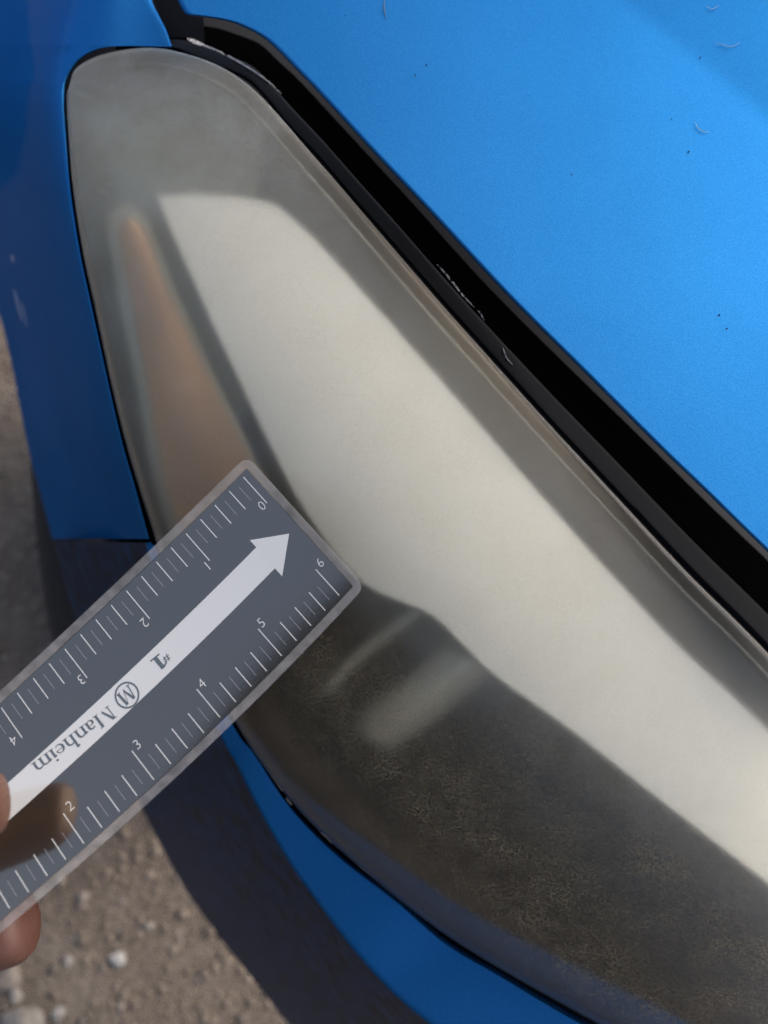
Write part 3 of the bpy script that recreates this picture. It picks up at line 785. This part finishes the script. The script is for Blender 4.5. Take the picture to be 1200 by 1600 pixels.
# the phone the picture is taken with
def phone():
    b = bmesh.new(); bmesh.ops.create_cube(b, size=1)
    bmesh.ops.scale(b, vec=(.074, .158, .0085), verts=b.verts)
    bmesh.ops.bevel(b, geom=[e for e in b.edges if abs((e.verts[0].co - e.verts[1].co).z) > .005], offset=.009, segments=5, affect='EDGES', profile=.5)
    bmesh.ops.bevel(b, geom=[e for e in b.edges if abs(e.verts[0].co.z - e.verts[1].co.z) < 1e-5 and abs(e.calc_face_angle(0)) > 1], offset=.002, segments=2, affect='EDGES', profile=.5)
    me = bpy.data.meshes.new('phone_body'); b.to_mesh(me); b.free(); me.materials.append(simple('phone_case', (.01, .01, .012), .35))
    root = empty('smartphone', cc(.018, -.062, .012), 'dark smartphone in the hand of the person', 'phone')
    o = bpy.data.objects.new('phone_body', me); COL.objects.link(o)
    mm = mw.copy(); mm.translation = Vector(cc(.018, -.062, .010)); o.matrix_world = mm
    setpar(o, root)
phone()

# ------------------------------------------------------------------ wear and specks
SCUFF = simple('pale_scuff', (.42, .41, .38), .8, nscale=900, namp=.5)
def sliver(name, pts, wpx, dfn, up, mat, parent=None, n=40, jag=.18):
    """a thin raised ragged mark"""
    c = spline(pts, n); t = np.gradient(c, axis=0); t /= np.linalg.norm(t, axis=1, keepdims=True); nn = np.stack([-t[:, 1], t[:, 0]], 1)
    w_ = wpx * np.sin(np.pi * np.linspace(.02, .98, n)) ** .5 * (1 - jag + 2 * jag * rng.random(n)) / 2
    L_, C_, R_ = c + nn * w_[:, None], c + nn * (rng.random(n)[:, None] - .5) * .3, c - nn * w_[:, None]
    P = np.stack([L_, C_, R_], 1); D = dfn(P) - up; D[:, 1] -= .00004
    return part(shell(name, P, D, .0004, mat, None), parent)
def seal_d(P):
    # height of the seal at a photo pixel: nearest sample of its grid
    q = _sealP.reshape(-1, 2); d = _sealD.reshape(-1)
    out = np.empty(P.shape[:2])
    for i in range(P.shape[0]):
        for j in range(P.shape[1]): 
            k_ = ((q - P[i, j]) ** 2).sum(1).argmin(); out[i, j] = d[k_]
    return out
for pts, w_ in (([(683,413),(700,432),(722,460),(741,480)], 2.6), ([(747,485),(752,492),(757,501)], 2.2), ([(786,543),(789,553),(793,561),(801,570)], 2.0),
                ([(300,64),(330,75),(365,92),(395,110),(420,128),(440,147)], 3.0), ([(293,60),(306,66),(322,72)], 6), ([(688,478),(700,492),(712,508)], 1.2),):
    sliver('scuff_mark', pts, w_, seal_d, .0003, SCUFF)
FSC = simple('scuffed_paint', (.16, .22, .36), .7)
for pts, w_ in (([(22,452),(26,468),(30,484),(35,502)], 5), ([(34,470),(38,488),(42,512)], 2.5), ([(18,398),(20,404),(21,410)], 6)):
    sliver('scuff_mark', pts, w_, lambda P: fender_depth(P, None), .0006, FSC)
CHIP = simple('sandy_grit', (.34, .29, .22), .9, nscale=700, namp=.5)
for a_, b_, c_, w_ in (((420,1203),(432,1221),(442,1236),3.2), ((447,1246),(452,1253),(456,1258),2.2), ((560,1352),(572,1361),(584,1369),2.2), ((500,1300),(510,1308),(519,1318),1.8)):
    sliver('grit_line', [a_, b_, c_], w_, lambda P: lens_depth(P) + .007, .0008, CHIP)
def fibre(pts, r_px, col, label):
    c = spline(pts, 24); d = hood_depth(c) - .0006; P = Wa(c, d); V, Fc = [], []
    r = r_px / F * .26
    for i in range(len(P)):
        t = P[min(i + 1, len(P) - 1)] - P[max(i - 1, 0)]; t /= np.linalg.norm(t); a = np.cross(t, zc * 0 + np.array([.1, .2, .97])); a /= np.linalg.norm(a); b = np.cross(t, a)
        rr = r * (.35 + .65 * math.sin(math.pi * (i + .5) / len(P)))
        for k_ in range(5): V.append(P[i] + rr * (a * math.cos(k_ * 1.2566) + b * math.sin(k_ * 1.2566)))
    for i in range(len(P) - 1):
        for k_ in range(5): Fc.append((i * 5 + k_, i * 5 + (k_ + 1) % 5, (i + 1) * 5 + (k_ + 1) % 5, (i + 1) * 5 + k_))
    o = mesh_obj('fibre', V, Fc, simple('fibre_tone', col, .7)); tag(o, label, 'fibre', 'stray fibres on the bonnet')
fibre([(602,-6),(600,8),(601,18),(604,29)], .7, (.12, .13, .12), 'dark straight fibre lying at the top edge of the blue bonnet')
fibre([(1118,67),(1130,70),(1143,73),(1156,66)], .5, (.34, .40, .48), 'pale curved fibre on the lilac part of the bonnet, beyond the crease')
fibre([(1104,10),(1113,14),(1124,8)], .45, (.34, .40, .48), 'short pale curl at the top right, nearest the top edge of the bonnet')
fibre([(1086,190),(1090,199),(1098,205),(1108,206)], .55, (.40, .50, .40), 'greenish hooked fibre just below the bonnet crease')
for px, py, r, lab in ((666,101,1.7,'dark speck, upper right of a close pair near the top middle of the bonnet'),(649,117,1.3,'dark speck, lower left of a close pair near the top middle of the bonnet'),
                       (1076,237,2.2,'largest dark speck on the bonnet, just below the greenish hooked fibre'),(1094,90,1.5,'dark speck on the bonnet crease line at the top right'),
                       (1124,492,2.0,'upper dark speck of the pair at the right edge of the bonnet'),(1136,513,1.7,'lower dark speck of the pair at the right edge of the bonnet'),
                       (893,272,1.1,'faint lone speck in the middle of the plain blue bonnet'),(540,24,1.2,'tiny speck left of the dark straight fibre at the top edge of the bonnet'),
                       (1049,186,1.1,'tiny speck just left of the greenish hooked fibre')):
    b = bmesh.new(); bmesh.ops.create_icosphere(b, subdivisions=1, radius=r * .72 / F * .26)
    for v in b.verts: v.co *= 1 + .25 * math.sin(9e3 * v.co.x + px)
    me = bpy.data.meshes.new('speck'); b.to_mesh(me); b.free(); me.materials.append(DEEP)
    o = bpy.data.objects.new('speck', me); COL.objects.link(o); o.location = tuple(W(px, py, float(hood_depth(np.array([[px, py]], float))[0]) - .0002))
    tag(o, lab, 'speck', 'specks of grit on the bonnet')
